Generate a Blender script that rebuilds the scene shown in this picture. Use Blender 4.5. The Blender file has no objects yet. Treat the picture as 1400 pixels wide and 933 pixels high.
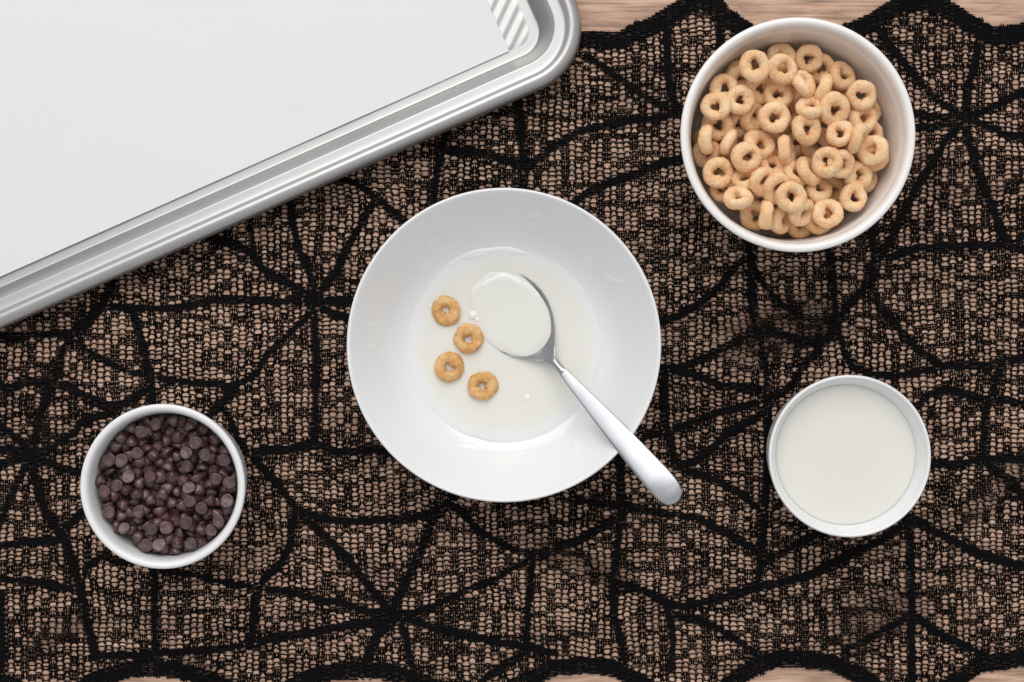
import bpy, math, random
import numpy as np
from mathutils import Vector, Matrix, Euler

SC = bpy.context.scene
COL = SC.collection
MM = 0.001
rng = random.Random(7)
nr = np.random.RandomState(11)

# ------------------------------------------------------------------ camera, world, lamps, exposure
H = 0.65                      # camera height above the table (m)
S = 0.42 / 1400.0             # metres of table per photo pixel
cam_d = bpy.data.cameras.new('camera')
cam = bpy.data.objects.new('camera', cam_d)
COL.objects.link(cam)
cam.location = (0, 0, H)
cam_d.sensor_width = 36.0
cam_d.sensor_fit = 'HORIZONTAL'
cam_d.lens = 36.0 * H / 0.42
cam_d.clip_start = 0.01
cam_d.clip_end = 20
SC.camera = cam

world = bpy.data.worlds.new('World')
SC.world = world
world.use_nodes = True
bg = world.node_tree.nodes['Background']
bg.inputs[0].default_value = (0.97, 0.975, 1.0, 1)
bg.inputs[1].default_value = 0.46

def area(name, loc, target, sx, sy, power, col):
    d = bpy.data.lights.new(name, 'AREA')
    d.shape = 'RECTANGLE'; d.size = sx; d.size_y = sy
    d.energy = power; d.color = col
    o = bpy.data.objects.new(name, d)
    COL.objects.link(o)
    o.location = loc
    o.rotation_euler = (Vector(target) - Vector(loc)).to_track_quat('-Z', 'Y').to_euler()
    return o
area('window_light', (-0.12, 1.08, 1.25), (0, 0, 0), 1.7, 1.5, 19.5, (1.0, 0.985, 0.96))
area('overhead_fill', (0.3, -0.2, 2.2), (0, 0, 0), 2.4, 2.4, 4.0, (1.0, 0.97, 0.94))  # added fill light from above, no such lamp in view

SC.view_settings.view_transform = 'Standard'
SC.view_settings.look = 'None'
SC.view_settings.exposure = 0.07
SC.view_settings.gamma = 1.0
SC.view_settings.use_curve_mapping = False
SC.render.engine = 'CYCLES'
SC.cycles.max_bounces = 8

# ------------------------------------------------------------------ helpers
def P(u, v, z=0.0):
    """photo pixel (at height z above the table) -> metres"""
    k = S * (H - z) / H
    return ((u - 700.0) * k, -(v - 466.5) * k, z)

_lat = {}
def vnoise(x, y, scale, seed=0):
    """smooth value noise, about -1..1"""
    key = seed
    if key not in _lat:
        _lat[key] = np.random.RandomState(seed + 100).rand(256, 256) * 2 - 1
    L = _lat[key]
    x = np.asarray(x, float) / scale + 37.3; y = np.asarray(y, float) / scale + 81.7
    xi = np.floor(x).astype(int); yi = np.floor(y).astype(int)
    fx = x - xi; fy = y - yi
    fx = fx * fx * (3 - 2 * fx); fy = fy * fy * (3 - 2 * fy)
    a = L[xi % 256, yi % 256]; b = L[(xi + 1) % 256, yi % 256]
    c = L[xi % 256, (yi + 1) % 256]; d = L[(xi + 1) % 256, (yi + 1) % 256]
    return (a * (1 - fx) + b * fx) * (1 - fy) + (c * (1 - fx) + d * fx) * fy

def mesh_np(name, verts, faces, smooth=True):
    """verts (n,3) array, faces (m,k) array of one face size, or a list of arrays"""
    me = bpy.data.meshes.new(name)
    verts = np.asarray(verts, np.float32)
    fl = faces if isinstance(faces, list) else [faces]
    fl = [np.asarray(f, np.int32) for f in fl if len(f)]
    loops = np.concatenate([f.ravel() for f in fl])
    sizes = np.concatenate([np.full(len(f), f.shape[1], np.int32) for f in fl])
    starts = np.concatenate([[0], np.cumsum(sizes)[:-1]]).astype(np.int32)
    me.vertices.add(len(verts)); me.vertices.foreach_set('co', verts.ravel())
    me.loops.add(len(loops)); me.loops.foreach_set('vertex_index', loops)
    me.polygons.add(len(sizes)); me.polygons.foreach_set('loop_start', starts)
    try: me.polygons.foreach_set('loop_total', sizes)
    except Exception: pass
    me.polygons.foreach_set('use_smooth', np.full(len(sizes), smooth))
    me.update(calc_edges=True); me.validate()
    return me

def link(name, me, mat=None, parent=None, loc=None):
    o = bpy.data.objects.new(name, me)
    COL.objects.link(o)
    if mat is not None and me is not None and not me.materials: me.materials.append(mat)
    if parent is not None: o.parent = parent
    if loc is not None: o.location = loc
    return o

def tag(o, label=None, cat=None, group=None, kind=None):
    if label: o['label'] = label
    if cat: o['category'] = cat
    if group: o['group'] = group
    if kind: o['kind'] = kind
    return o

def thing(name, loc, label, cat, group=None):
    o = bpy.data.objects.new(name, None)
    o.empty_display_size = 0.01
    COL.objects.link(o); o.location = loc
    return tag(o, label, cat, group)

class Buf:
    """collects pieces for one mesh"""
    def __init__(s): s.v = []; s.f = []; s.n = 0
    def add(s, v, f):
        v = np.asarray(v, np.float32); f = np.asarray(f, np.int64)
        s.v.append(v); s.f.append(f + s.n); s.n += len(v)
    def mesh(s, name, smooth=True):
        by = {}
        for f in s.f: by.setdefault(f.shape[1], []).append(f)
        return mesh_np(name, np.concatenate(s.v), [np.concatenate(x) for x in by.values()], smooth)

def tube_strip(buf, pts, r, sides=3, rz=None, cap=False):
    """pts (n,3) metres, r scalar or (n,) ; axis mostly in xy plane"""
    pts = np.asarray(pts, float); n = len(pts)
    if n < 2: return
    t = np.gradient(pts, axis=0)
    t /= np.maximum(np.linalg.norm(t, axis=1, keepdims=True), 1e-9)
    side = np.stack([-t[:, 1], t[:, 0], np.zeros(n)], 1)
    side /= np.maximum(np.linalg.norm(side, axis=1, keepdims=True), 1e-9)
    up = np.cross(t, side)
    r = np.broadcast_to(np.asarray(r, float), (n,))
    rz = r if rz is None else np.broadcast_to(np.asarray(rz, float), (n,))
    a = np.arange(sides) / sides * 2 * math.pi + math.pi / 2
    v = pts[:, None, :] + side[:, None, :] * (np.cos(a)[None, :, None] * r[:, None, None]) \
        - up[:, None, :] * (np.sin(a)[None, :, None] * rz[:, None, None]) * -1
    v = v.reshape(-1, 3)
    i = np.arange(n - 1)[:, None] * sides; j = np.arange(sides)[None, :]; j2 = (j + 1) % sides
    f = np.stack([i + j, i + j2, i + sides + j2, i + sides + j], -1).reshape(-1, 4)
    buf.add(v, f)

def lathe(profile, seg=128):
    """profile [(r, z)...]; r==0 ends close"""
    pr = np.asarray(profile, float); n = len(pr)
    a = np.arange(seg) / seg * 2 * math.pi
    v = np.stack([pr[:, None, 0] * np.cos(a), pr[:, None, 0] * np.sin(a), np.repeat(pr[:, 1:2], seg, 1)], -1).reshape(-1, 3)
    i = np.arange(n - 1)[:, None] * seg; j = np.arange(seg)[None, :]; j2 = (j + 1) % seg
    f = np.stack([i + j, i + j2, i + seg + j2, i + seg + j], -1).reshape(-1, 4)
    return v, f

def smooth_profile(pts, sub=6):
    """Catmull-Rom through the profile points"""
    p = [np.array(q, float) for q in pts]
    p = [2 * p[0] - p[1]] + p + [2 * p[-1] - p[-2]]
    out = []
    for i in range(1, len(p) - 2):
        for k in range(sub):
            t = k / sub
            out.append(0.5 * ((2 * p[i]) + (-p[i - 1] + p[i + 1]) * t + (2 * p[i - 1] - 5 * p[i] + 4 * p[i + 1] - p[i + 2]) * t * t
                              + (-p[i - 1] + 3 * p[i] - 3 * p[i + 1] + p[i + 2]) * t ** 3))
    out.append(p[-2])
    return [(max(0.0, q[0]), q[1]) for q in out]

# ------------------------------------------------------------------ materials
def mat_base(name, col, rough, metal=0.0, spec=0.5, coat=0.0):
    m = bpy.data.materials.new(name); m.use_nodes = True
    b = m.node_tree.nodes['Principled BSDF']
    b.inputs['Base Color'].default_value = (*col, 1)
    b.inputs['Roughness'].default_value = rough
    b.inputs['Metallic'].default_value = metal
    b.inputs['Specular IOR Level'].default_value = spec
    b.inputs['Coat Weight'].default_value = coat
    return m, b, m.node_tree
def N(nt, t, **kw):
    n = nt.nodes.new(t)
    for k, v in kw.items(): setattr(n, k, v)
    return n
def noise_node(nt, vec, scale, detail=4, rough=0.55, dist=0.0):
    n = N(nt, 'ShaderNodeTexNoise')
    n.inputs['Scale'].default_value = scale; n.inputs['Detail'].default_value = detail
    n.inputs['Roughness'].default_value = rough; n.inputs['Distortion'].default_value = dist
    nt.links.new(vec, n.inputs['Vector']); return n
def coords(nt, scale=(1, 1, 1), kind='Object'):
    t = N(nt, 'ShaderNodeTexCoord'); mp = N(nt, 'ShaderNodeMapping')
    mp.inputs['Scale'].default_value = scale
    nt.links.new(t.outputs[kind], mp.inputs['Vector']); return mp.outputs[0]
def ramp(nt, fac, stops):
    r = N(nt, 'ShaderNodeValToRGB'); e = r.color_ramp.elements
    e[0].position, e[0].color = stops[0][0], (*stops[0][1], 1)
    e[1].position, e[1].color = stops[-1][0], (*stops[-1][1], 1)
    for p, c in stops[1:-1]:
        x = e.new(p); x.color = (*c, 1)
    nt.links.new(fac, r.inputs[0]); return r.outputs[0]
def bump(nt, b, h, strength, dist):
    n = N(nt, 'ShaderNodeBump'); n.inputs['Strength'].default_value = strength; n.inputs['Distance'].default_value = dist
    nt.links.new(h, n.inputs['Height']); nt.links.new(n.outputs[0], b.inputs['Normal']); return n
def mixc(nt, fac, a, b_, mode='MIX'):
    n = N(nt, 'ShaderNodeMix', data_type='RGBA', blend_type=mode)
    if isinstance(fac, (int, float)): n.inputs[0].default_value = fac
    else: nt.links.new(fac, n.inputs[0])
    for s, x in ((6, a), (7, b_)):
        if isinstance(x, tuple): n.inputs[s].default_value = (*x, 1)
        else: nt.links.new(x, n.inputs[s])
    return n.outputs[2]

# wood
M_wood, b, nt = mat_base('washed_wood', (0.45, 0.32, 0.24), 0.55, spec=0.3)
v = coords(nt, (9, 60, 1)); n1 = noise_node(nt, v, 2.2, 8, 0.62, 1.2)
v2 = coords(nt, (40, 700, 1)); n2 = noise_node(nt, v2, 1.0, 5, 0.6, 0.6)
v3 = coords(nt, (4, 9, 1)); n3 = noise_node(nt, v3, 2.0, 3, 0.5, 0.3)
c1 = ramp(nt, n1.outputs[0], [(0.30, (0.35, 0.235, 0.178)), (0.5, (0.62, 0.40, 0.285)), (0.70, (0.80, 0.555, 0.415))])
c2 = ramp(nt, n2.outputs[0], [(0.36, (0.48, 0.43, 0.41)), (0.56, (1, 1, 1))])
c3 = mixc(nt, 0.75, c1, c2, 'MULTIPLY')
c4 = ramp(nt, n3.outputs[0], [(0.3, (0.88, 0.87, 0.88)), (0.7, (1.0, 1.0, 0.98))])
c5 = mixc(nt, 0.8, c3, c4, 'MULTIPLY')
nt.links.new(c5, b.inputs['Base Color'])
bump(nt, b, n2.outputs[0], 0.5, 0.0006)

# black yarn
M_yarn, b, nt = mat_base('black_yarn', (0.0040, 0.0036, 0.0046), 0.6, spec=0.07)
M_yarnf, b, nt = mat_base('black_net_yarn', (0.0055, 0.0038, 0.0036), 0.7, spec=0.05)

def ceramic(name, col, rough=0.16):
    m, b, nt = mat_base(name, col, rough, spec=0.5)
    v = coords(nt); n = noise_node(nt, v, 90, 3)
    bump(nt, b, n.outputs[0], 0.04, 0.001)
    return m
M_cer = ceramic('white_porcelain', (0.83, 0.84, 0.845), 0.14)
M_cerw = ceramic('warm_white_porcelain', (0.88, 0.855, 0.83), 0.18)
M_cerr = ceramic('bright_white_porcelain', (0.86, 0.86, 0.87), 0.2)

M_milk, b, nt = mat_base('milk', (0.80, 0.79, 0.725), 0.13, spec=0.4)
b.inputs['Subsurface Weight'].default_value = 0.25
b.inputs['Base Color'].default_value = (0.80, 0.79, 0.725, 1)
b.inputs['Subsurface Radius'].default_value = (0.004, 0.003, 0.002)
b.inputs['Subsurface Scale'].default_value = 1.0
# shallow milk: thins out to the colour of the porcelain at its shore
M_milks, b, nt = mat_base('shallow_milk', (0.80, 0.79, 0.725), 0.14, spec=0.4)
b.inputs['Subsurface Weight'].default_value = 0.2
b.inputs['Subsurface Radius'].default_value = (0.004, 0.003, 0.002); b.inputs['Subsurface Scale'].default_value = 1.0
vv = coords(nt, (1, 1, 0)); ln = N(nt, 'ShaderNodeVectorMath', operation='LENGTH'); nt.links.new(vv, ln.inputs[0])
nn = noise_node(nt, vv, 60, 2, 0.5); ad = N(nt, 'ShaderNodeMath', operation='MULTIPLY_ADD'); nt.links.new(nn.outputs[0], ad.inputs[0]); ad.inputs[1].default_value = 0.008
nt.links.new(ln.outputs['Value'], ad.inputs[2])
mr = N(nt, 'ShaderNodeMapRange', interpolation_type='SMOOTHSTEP'); nt.links.new(ad.outputs[0], mr.inputs[0]); mr.inputs[1].default_value = 0.0345; mr.inputs[2].default_value = 0.0430
nt.links.new(mixc(nt, mr.outputs[0], (0.80, 0.79, 0.725), (0.83, 0.84, 0.845)), b.inputs['Base Color'])
M_milk2, b, nt = mat_base('milk_in_spoon', (0.785, 0.78, 0.725), 0.12, spec=0.4)
M_film_glint, b, nt = mat_base('milk_film_glint', (0.86, 0.87, 0.86), 0.10, spec=0.6)  # smears and bubbles, also the white of the modelled highlight arcs

def oat(name, lo, mid, hi, bs):
    m, b, nt = mat_base(name, mid, 0.62, spec=0.25)
    v = coords(nt); n = noise_node(nt, v, 260, 6, 0.65)
    oi = N(nt, 'ShaderNodeObjectInfo')
    c = ramp(nt, n.outputs[0], [(0.30, lo), (0.5, mid), (0.72, hi)])
    n2 = noise_node(nt, v, 1500, 3, 0.7)
    sp = ramp(nt, n2.outputs[0], [(0.34, (0.50, 0.33, 0.22)), (0.44, (1, 1, 1))])
    c = mixc(nt, 0.7, c, sp, 'MULTIPLY')
    tint = ramp(nt, oi.outputs['Random'], [(0.0, (0.88, 0.82, 0.76)), (1.0, (1.0, 1.0, 1.0))])
    c = mixc(nt, 1.0, c, tint, 'MULTIPLY')
    nt.links.new(c, b.inputs['Base Color'])
    b.inputs['Subsurface Weight'].default_value = 0.15
    b.inputs['Subsurface Radius'].default_value = (0.0018, 0.0010, 0.0005)
    b.inputs['Subsurface Scale'].default_value = 1.0
    ad = N(nt, 'ShaderNodeMath', operation='ADD')
    nt.links.new(n.outputs[0], ad.inputs[0]); nt.links.new(n2.outputs[0], ad.inputs[1])
    bump(nt, b, ad.outputs[0], bs, 0.0006)
    return m
M_oat = oat('toasted_oat', (0.82, 0.46, 0.22), (0.98, 0.66, 0.385), (1.0, 0.80, 0.54), 0.6)
M_oatw = oat('milk_soaked_oat', (0.64, 0.31, 0.095), (0.93, 0.56, 0.24), (1.0, 0.74, 0.42), 0.9)

M_choc, b, nt = mat_base('dark_chocolate', (0.06, 0.028, 0.024), 0.38, spec=0.8)
v = coords(nt); n = noise_node(nt, v, 500, 5, 0.6)
oi = N(nt, 'ShaderNodeObjectInfo')
c = ramp(nt, n.outputs[0], [(0.33, (0.046, 0.018, 0.017)), (0.7, (0.135, 0.068, 0.067))])
t_ = ramp(nt, oi.outputs['Random'], [(0.0, (0.75, 0.75, 0.78)), (1.0, (1.25, 1.2, 1.2))])
c = mixc(nt, 1.0, c, t_, 'MULTIPLY'); nt.links.new(c, b.inputs['Base Color'])
r_ = N(nt, 'ShaderNodeMapRange'); r_.inputs[3].default_value = 0.18; r_.inputs[4].default_value = 0.42
nt.links.new(n.outputs[0], r_.inputs[0]); nt.links.new(r_.outputs[0], b.inputs['Roughness'])
bump(nt, b, n.outputs[0], 0.6, 0.0006)

M_alu, b, nt = mat_base('satin_aluminium', (0.53, 0.525, 0.52), 0.42, metal=1.0)
v = coords(nt); n = noise_node(nt, v, 1400, 3, 0.6)
bump(nt, b, n.outputs[0], 0.10, 0.0002)
n_ = noise_node(nt, v, 40, 4, 0.6)
r_ = N(nt, 'ShaderNodeMapRange'); r_.inputs[3].default_value = 0.39; r_.inputs[4].default_value = 0.48
nt.links.new(n_.outputs[0], r_.inputs[0]); nt.links.new(r_.outputs[0], b.inputs['Roughness'])

M_steel, b, nt = mat_base('polished_steel', (0.41, 0.42, 0.44), 0.2, metal=1.0)
v = coords(nt, (1, 1, 1)); n = noise_node(nt, v, 160, 3, 0.5)
r_ = N(nt, 'ShaderNodeMapRange'); r_.inputs[3].default_value = 0.22; r_.inputs[4].default_value = 0.34
nt.links.new(n.outputs[0], r_.inputs[0]); nt.links.new(r_.outputs[0], b.inputs['Roughness'])

M_paper, b, nt = mat_base('parchment', (0.78, 0.78, 0.785), 0.5, spec=0.3)
v = coords(nt); n = noise_node(nt, v, 700, 4, 0.6)
bump(nt, b, n.outputs[0], 0.08, 0.0003)

# ------------------------------------------------------------------ the table
b_ = Buf()
X, Y = 0.75, 0.55
b_.add([(-X, -Y, 0), (X, -Y, 0), (X, Y, 0), (-X, Y, 0), (-X, -Y, -0.03), (X, -Y, -0.03), (X, Y, -0.03), (-X, Y, -0.03)],
       [(0, 1, 2, 3), (7, 6, 5, 4), (0, 4, 5, 1), (1, 5, 6, 2), (2, 6, 7, 3), (3, 7, 4, 0)])
tbl = link('wooden_tabletop', b_.mesh('wooden_tabletop', False), M_wood)
tag(tbl, 'pale washed wood tabletop with fine horizontal grain', kind='structure')

# ------------------------------------------------------------------ lace tablecloth
STRANDS = [
 [(-60,466),(0,462),(25,462),(62,457),(105,455)], [(105,455),(120,440),(140,418),(148,400),(158,372),(165,330)],
 [(140,418),(175,422),(217,422),(255,420),(287,411),(350,411),(430,412)], [(180,422),(186,437),(192,462),(200,492),(207,520),(207,556)],
 [(103,458),(87,480),(80,510),(65,535),(55,567),(45,615)], [(103,462),(120,480),(150,497),(175,507),(207,515),(262,524),(322,527),(350,512),(365,485),(400,452),(428,425)],
 [(-60,530),(0,528),(15,532),(37,521),(70,525),(92,527),(112,540),(137,552),(162,555),(190,540),(207,530)], [(45,622),(70,612),(100,592),(112,577),(150,562),(165,556)],
 [(-30,568),(0,582),(25,600),(45,620)], [(322,530),(300,555),(285,568),(262,600)], [(300,550),(315,572),(325,598),(338,617)],
 [(338,617),(362,615),(400,614),(430,606),(460,617),(520,616),(560,630)], [(430,425),(431,480),(432,530),(430,606)],
 [(338,617),(360,640),(385,668),(403,695)], [(403,695),(435,707),(475,712),(512,712),(562,710),(587,705),(613,688),(640,660)],
 [(402,698),(397,742),(385,770),(362,790),(355,803)], [(355,803),(325,800),(300,795),(262,785),(212,777)], [(355,803),(349,817),(346,862),(342,882)],
 [(355,803),(400,810),(440,820),(462,822),(500,834),(540,838)], [(412,704),(425,712),(450,740),(475,762),(495,790),(515,815),(537,838)],
 [(613,690),(590,712),(580,742),(565,775),(550,805),(540,830)], [(540,840),(575,835),(612,820),(642,805),(675,792),(700,777),(728,764)],
 [(540,842),(562,847),(600,860),(650,872),(700,881),(725,885),(760,893)], [(540,846),(525,850),(475,855),(425,865),(375,872),(342,882)],
 [(342,880),(287,890),(250,890),(200,895),(130,896)], [(537,845),(515,870),(500,905)], [(545,845),(555,870),(562,908)],
 [(613,688),(637,705),(650,722),(687,745),(728,760)], [(728,762),(755,752),(787,740),(820,722),(848,702)], [(728,762),(727,775),(722,825),(720,885)],
 [(848,600),(848,640),(850,700),(842,762),(837,800),(840,850),(850,875),(853,915)], [(842,797),(862,800),(890,812),(912,827),(937,829),(975,820),(1037,802),(1062,797),(1105,787),(1135,772),(1175,752),(1205,737),(1243,712)],
 [(913,830),(920,875),(917,915)], [(925,842),(962,850),(987,862),(1007,875),(1032,892)], [(909,505),(909,562),(910,582),(917,605),(924,638)],
 [(912,590),(882,598),(855,612)], [(924,638),(950,630),(975,612),(990,595),(1017,580),(1042,566)], [(914,590),(925,585),(955,575),(987,562),(1017,556),(1048,546)],
 [(924,638),(940,645),(975,655),(1000,667),(1020,680),(1042,702)], [(1048,545),(1050,592),(1048,655),(1045,702),(1040,750),(1037,802)], [(1044,702),(1062,692),(1085,675)],
 [(790,684),(837,692),(875,695),(912,702),(950,707),(980,722),(1007,737),(1025,747),(1040,757)], [(1040,766),(1080,750),(1105,735),(1140,715)],
 [(1243,712),(1245,760),(1245,800),(1245,840)], [(1245,840),(1215,855),(1187,872),(1155,888)], [(1245,838),(1257,847),(1275,860),(1312,880),(1345,895)], [(1245,840),(1246,880),(1246,940)],
 [(1230,700),(1265,720),(1287,732),(1325,750),(1362,765),(1400,775),(1460,782)], [(1240,636),(1272,636),(1312,635),(1343,627),(1400,627),(1460,627)],
 [(1345,625),(1345,597),(1347,560),(1356,545),(1360,517),(1371,499)], [(1356,546),(1337,545),(1312,537),(1282,534),(1267,542),(1250,560)], [(1356,545),(1375,547),(1400,552),(1460,560)],
 [(1345,630),(1362,645),(1382,657),(1400,680),(1430,720)], [(1460,485),(1400,490),(1370,498),(1325,501),(1287,500),(1267,487),(1245,470),(1225,445),(1202,420),(1192,392),(1194,357)],
 [(1287,503),(1262,507),(1225,515),(1200,512),(1170,505),(1157,490),(1150,470),(1142,442)], [(1142,442),(1140,392),(1133,345),(1128,310)], [(1142,442),(1160,417),(1180,397),(1196,370)],
 [(1142,442),(1100,435),(1075,422),(1050,397),(1030,368)], [(1025,320),(1026,360),(1027,400),(1030,450)], [(1027,348),(1005,364),(985,390),(962,410),(932,430),(895,444)],
 [(1030,452),(1000,470),(970,485),(937,502),(905,506),(880,506)], [(1030,450),(1062,456),(1087,465),(1125,466),(1142,450)], [(1030,452),(1040,475),(1047,505),(1049,545)],
 [(1049,545),(1080,530),(1095,505),(1112,485),(1135,462)], [(912,506),(937,508),(962,517),(987,527),(1020,531),(1048,534)],
 [(1320,162),(1292,192),(1270,230),(1250,262),(1230,300),(1215,335),(1200,356)], [(1320,165),(1324,195),(1337,235),(1355,280),(1372,322),(1385,337)],
 [(1200,356),(1235,347),(1257,339),(1300,337),(1337,335),(1385,336),(1400,342),(1460,350)], [(1385,336),(1400,320),(1440,300)], [(1196,357),(1192,317),(1190,280)],
 [(1318,160),(1280,137),(1257,110),(1232,82),(1212,57),(1200,40)], [(1320,158),(1322,125),(1332,87),(1340,50)], [(1322,160),(1350,150),(1400,125),(1460,100)],
 [(1322,163),(1350,172),(1375,184),(1400,187),(1460,190)], [(1318,160),(1287,160),(1245,157)], [(1318,165),(1287,172),(1245,176)], [(1320,165),(1326,190),(1335,215)],
 [(912,35),(912,100),(922,145)], [(922,148),(895,140),(870,125),(850,110),(825,92),(800,76)], [(930,152),(900,162),(855,167),(817,172),(787,182),(755,202),(718,232)],
 [(718,232),(711,180),(707,110)], [(716,232),(716,270)], [(982,20),(985,70)], [(940,215),(895,227),(862,240),(832,250),(807,262),(778,280)], [(922,150),(945,152)],
 [(718,232),(695,221),(662,208),(620,207),(604,205)], [(618,130),(612,175),(602,212),(595,250),(588,285)], [(515,270),(487,252),(462,242),(430,230)], [(515,270),(545,297),(560,310)],
 [(512,275),(495,305),(475,337),(462,367),(445,390),(432,405)], [(432,405),(425,375),(410,345),(400,302),(396,260)], [(430,408),(390,387),(362,370),(342,345),(325,335),(280,323),(240,310)],
 [(345,350),(342,307),(345,270)], [(430,412),(480,412),(510,412)], [(432,418),(450,427),(490,440)],
 [(-60,612),(0,613),(42,618)], [(-60,640),(0,636),(42,622)], [(45,624),(87,642),(125,648)], [(42,625),(30,647),(15,680),(0,715),(-20,760)],
 [(46,626),(50,660),(62,700),(87,735),(97,762),(110,805),(120,850),(131,898)], [(-60,750),(0,747),(37,740),(92,738)], [(-60,790),(0,792),(50,795),(106,806)],
 [(75,722),(92,720),(107,705),(125,690)], [(108,803),(120,775),(140,758),(170,770)], [(212,772),(210,850),(215,905)], [(2,812),(3,870),(3,940)],
 [(-60,860),(-10,870),(3,880)], [(660,930),(690,910),(720,888)],
]
HUBS = [(1320,162,20),(430,409,21),(540,842,20),(43,621,24),(1142,446,17),(727,762,14),(1030,452,14),(1194,370,16),(1243,716,15),(925,149,12),(928,640,14),(1047,548,14),(1356,545,9),(850,702,11),(1245,842,12),(1385,338,12),(105,458,10),(353,803,10),(613,690,14)]
TOP = [(-420,44),(-370,44),(-310,-10),(-250,44),(-200,44),(-140,-12),(-80,44),(-20,44),(40,-12),(110,44),(170,44),(235,-12),(290,44),(350,44),(410,-12),(480,44),(560,44),(600,36),(640,15),(697,-12),(750,15),(785,43),(845,44),(856,36),(888,24),(912,8),(940,-6),(960,-12),(985,-5),(1000,14),(1030,34),(1060,46),(1093,52),(1130,48),(1157,33),(1187,19),(1210,4),(1232,-8),(1262,-12),(1292,-2),(1311,8),(1335,24),(1357,37),(1385,35),(1410,28),(1440,12),(1490,-12),(1540,10),(1580,36),(1650,44),(1760,44)]
BOT = [(-420,985),(-340,925),(-300,925),(-220,985),(-80,985),(-20,940),(40,960),(100,962),(140,938),(180,926),(220,925),(262,932),(300,948),(355,972),(405,950),(440,934),(470,929),(518,929),(560,938),(600,956),(645,975),(690,958),(735,936),(762,924),(800,921),(837,925),(860,938),(900,962),(945,975),(985,962),(1015,936),(1050,916),(1074,911),(1132,917),(1165,932),(1200,955),(1245,972),(1290,955),(1320,935),(1342,920),(1400,911),(1450,918),(1500,950),(1560,980),(1640,930),(1760,930)]
top_x, top_y = np.array(TOP, float).T
bot_x, bot_y = np.array(BOT, float).T
PX, PY = 9.6, 6.5
i0, i1 = int((-160) / PX), int(1560 / PX)
j0, j1 = int(-20 / PY), int(985 / PY)
NI, NJ = i1 - i0 + 1, j1 - j0 + 1
FEET = []      # discs where something presses on the cloth: filled before use

def warp(x, y):
    dx = 2.6 * vnoise(x, y, 55, 1) + 1.2 * vnoise(x, y, 17, 2)
    dy = 5.0 * vnoise(x, y, 85, 3) + 1.7 * vnoise(x, y, 24, 4) + 0.5 * vnoise(x, y, 9, 14)
    return x + dx, y + dy
def lace_z(x, y):
    z = 0.00014 + 0.0003 * (vnoise(x, y, 110, 5) + 1) / 2 + 0.0001 * (vnoise(x, y, 38, 6) + 1) / 2
    # a few soft folds
    for (ax, ay, bx, by, w, h) in ((1010, 470, 1110, 440, 26, 0.0045), (745, 755, 850, 790, 15, 0.0028), (1330, 700, 1400, 640, 14, 0.003),
                                   (255, 905, 300, 935, 10, 0.003), (40, 890, 110, 850, 12, 0.002), (1170, 860, 1230, 830, 24, 0.003)):
        d = np.array([bx - ax, by - ay], float); L2 = d @ d
        t = np.clip(((x - ax) * d[0] + (y - ay) * d[1]) / L2, 0, 1)
        r2 = (x - ax - t * d[0]) ** 2 + (y - ay - t * d[1]) ** 2
        z = z + h * np.exp(-r2 / (w * w))
    # held flat below vessels and pan
    for (cx, cy, r) in ((689, 471, 120), (1060, 206, 140), (1134, 614, 105), (250, 656, 105)):
        d = np.sqrt((x - cx) ** 2 + (y - cy) ** 2)
        k = np.clip((d - r) / 18, 0, 1)
        z = 0.0003 + (z - 0.0003) * k
    k = np.clip((0.4437 * x + y - 449) / 1.094 / 18 + 0.6, 0, 1)
    return 0.0003 + (z - 0.0003) * k
def W3(x, y, dz=0.0):
    z = lace_z(x, y) + dz
    k = S
    return np.stack([(x - 700.0) * k, -(y - 466.5) * k, z], -1)

gi, gj = np.meshgrid(np.arange(NI), np.arange(NJ), indexing='ij')
gx0 = (gi + i0) * PX; gy0 = (gj + j0) * PY
GX, GY = warp(gx0, gy0)
CX, CY = warp(gx0 + PX / 2, gy0 + PY / 2)           # cell centres
def y_top(x): return np.interp(x, top_x, top_y)
def y_bot(x): return np.interp(x, bot_x, bot_y)
inside = (CY > y_top(CX)) & (CY < y_bot(CX))

def seg_dist(x, y, a, b):
    d = np.array(b, float) - np.array(a, float); L2 = max(d @ d, 1e-6)
    t = np.clip(((x - a[0]) * d[0] + (y - a[1]) * d[1]) / L2, 0, 1)
    return np.sqrt((x - a[0] - t * d[0]) ** 2 + ((y - a[1] - t * d[1])) ** 2)
def poly_dist(x, y, pl):
    return np.minimum.reduce([seg_dist(x, y, pl[k], pl[k + 1]) for k in range(len(pl) - 1)])

owner = np.full((NI, NJ), -1)

lace = thing('lace_tablecloth', (0, 0, 0), 'black knitted spider web lace cloth with scalloped edges spread over the wooden table', 'lace cloth')

# --- fine net
net = Buf()
px = S
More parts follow.
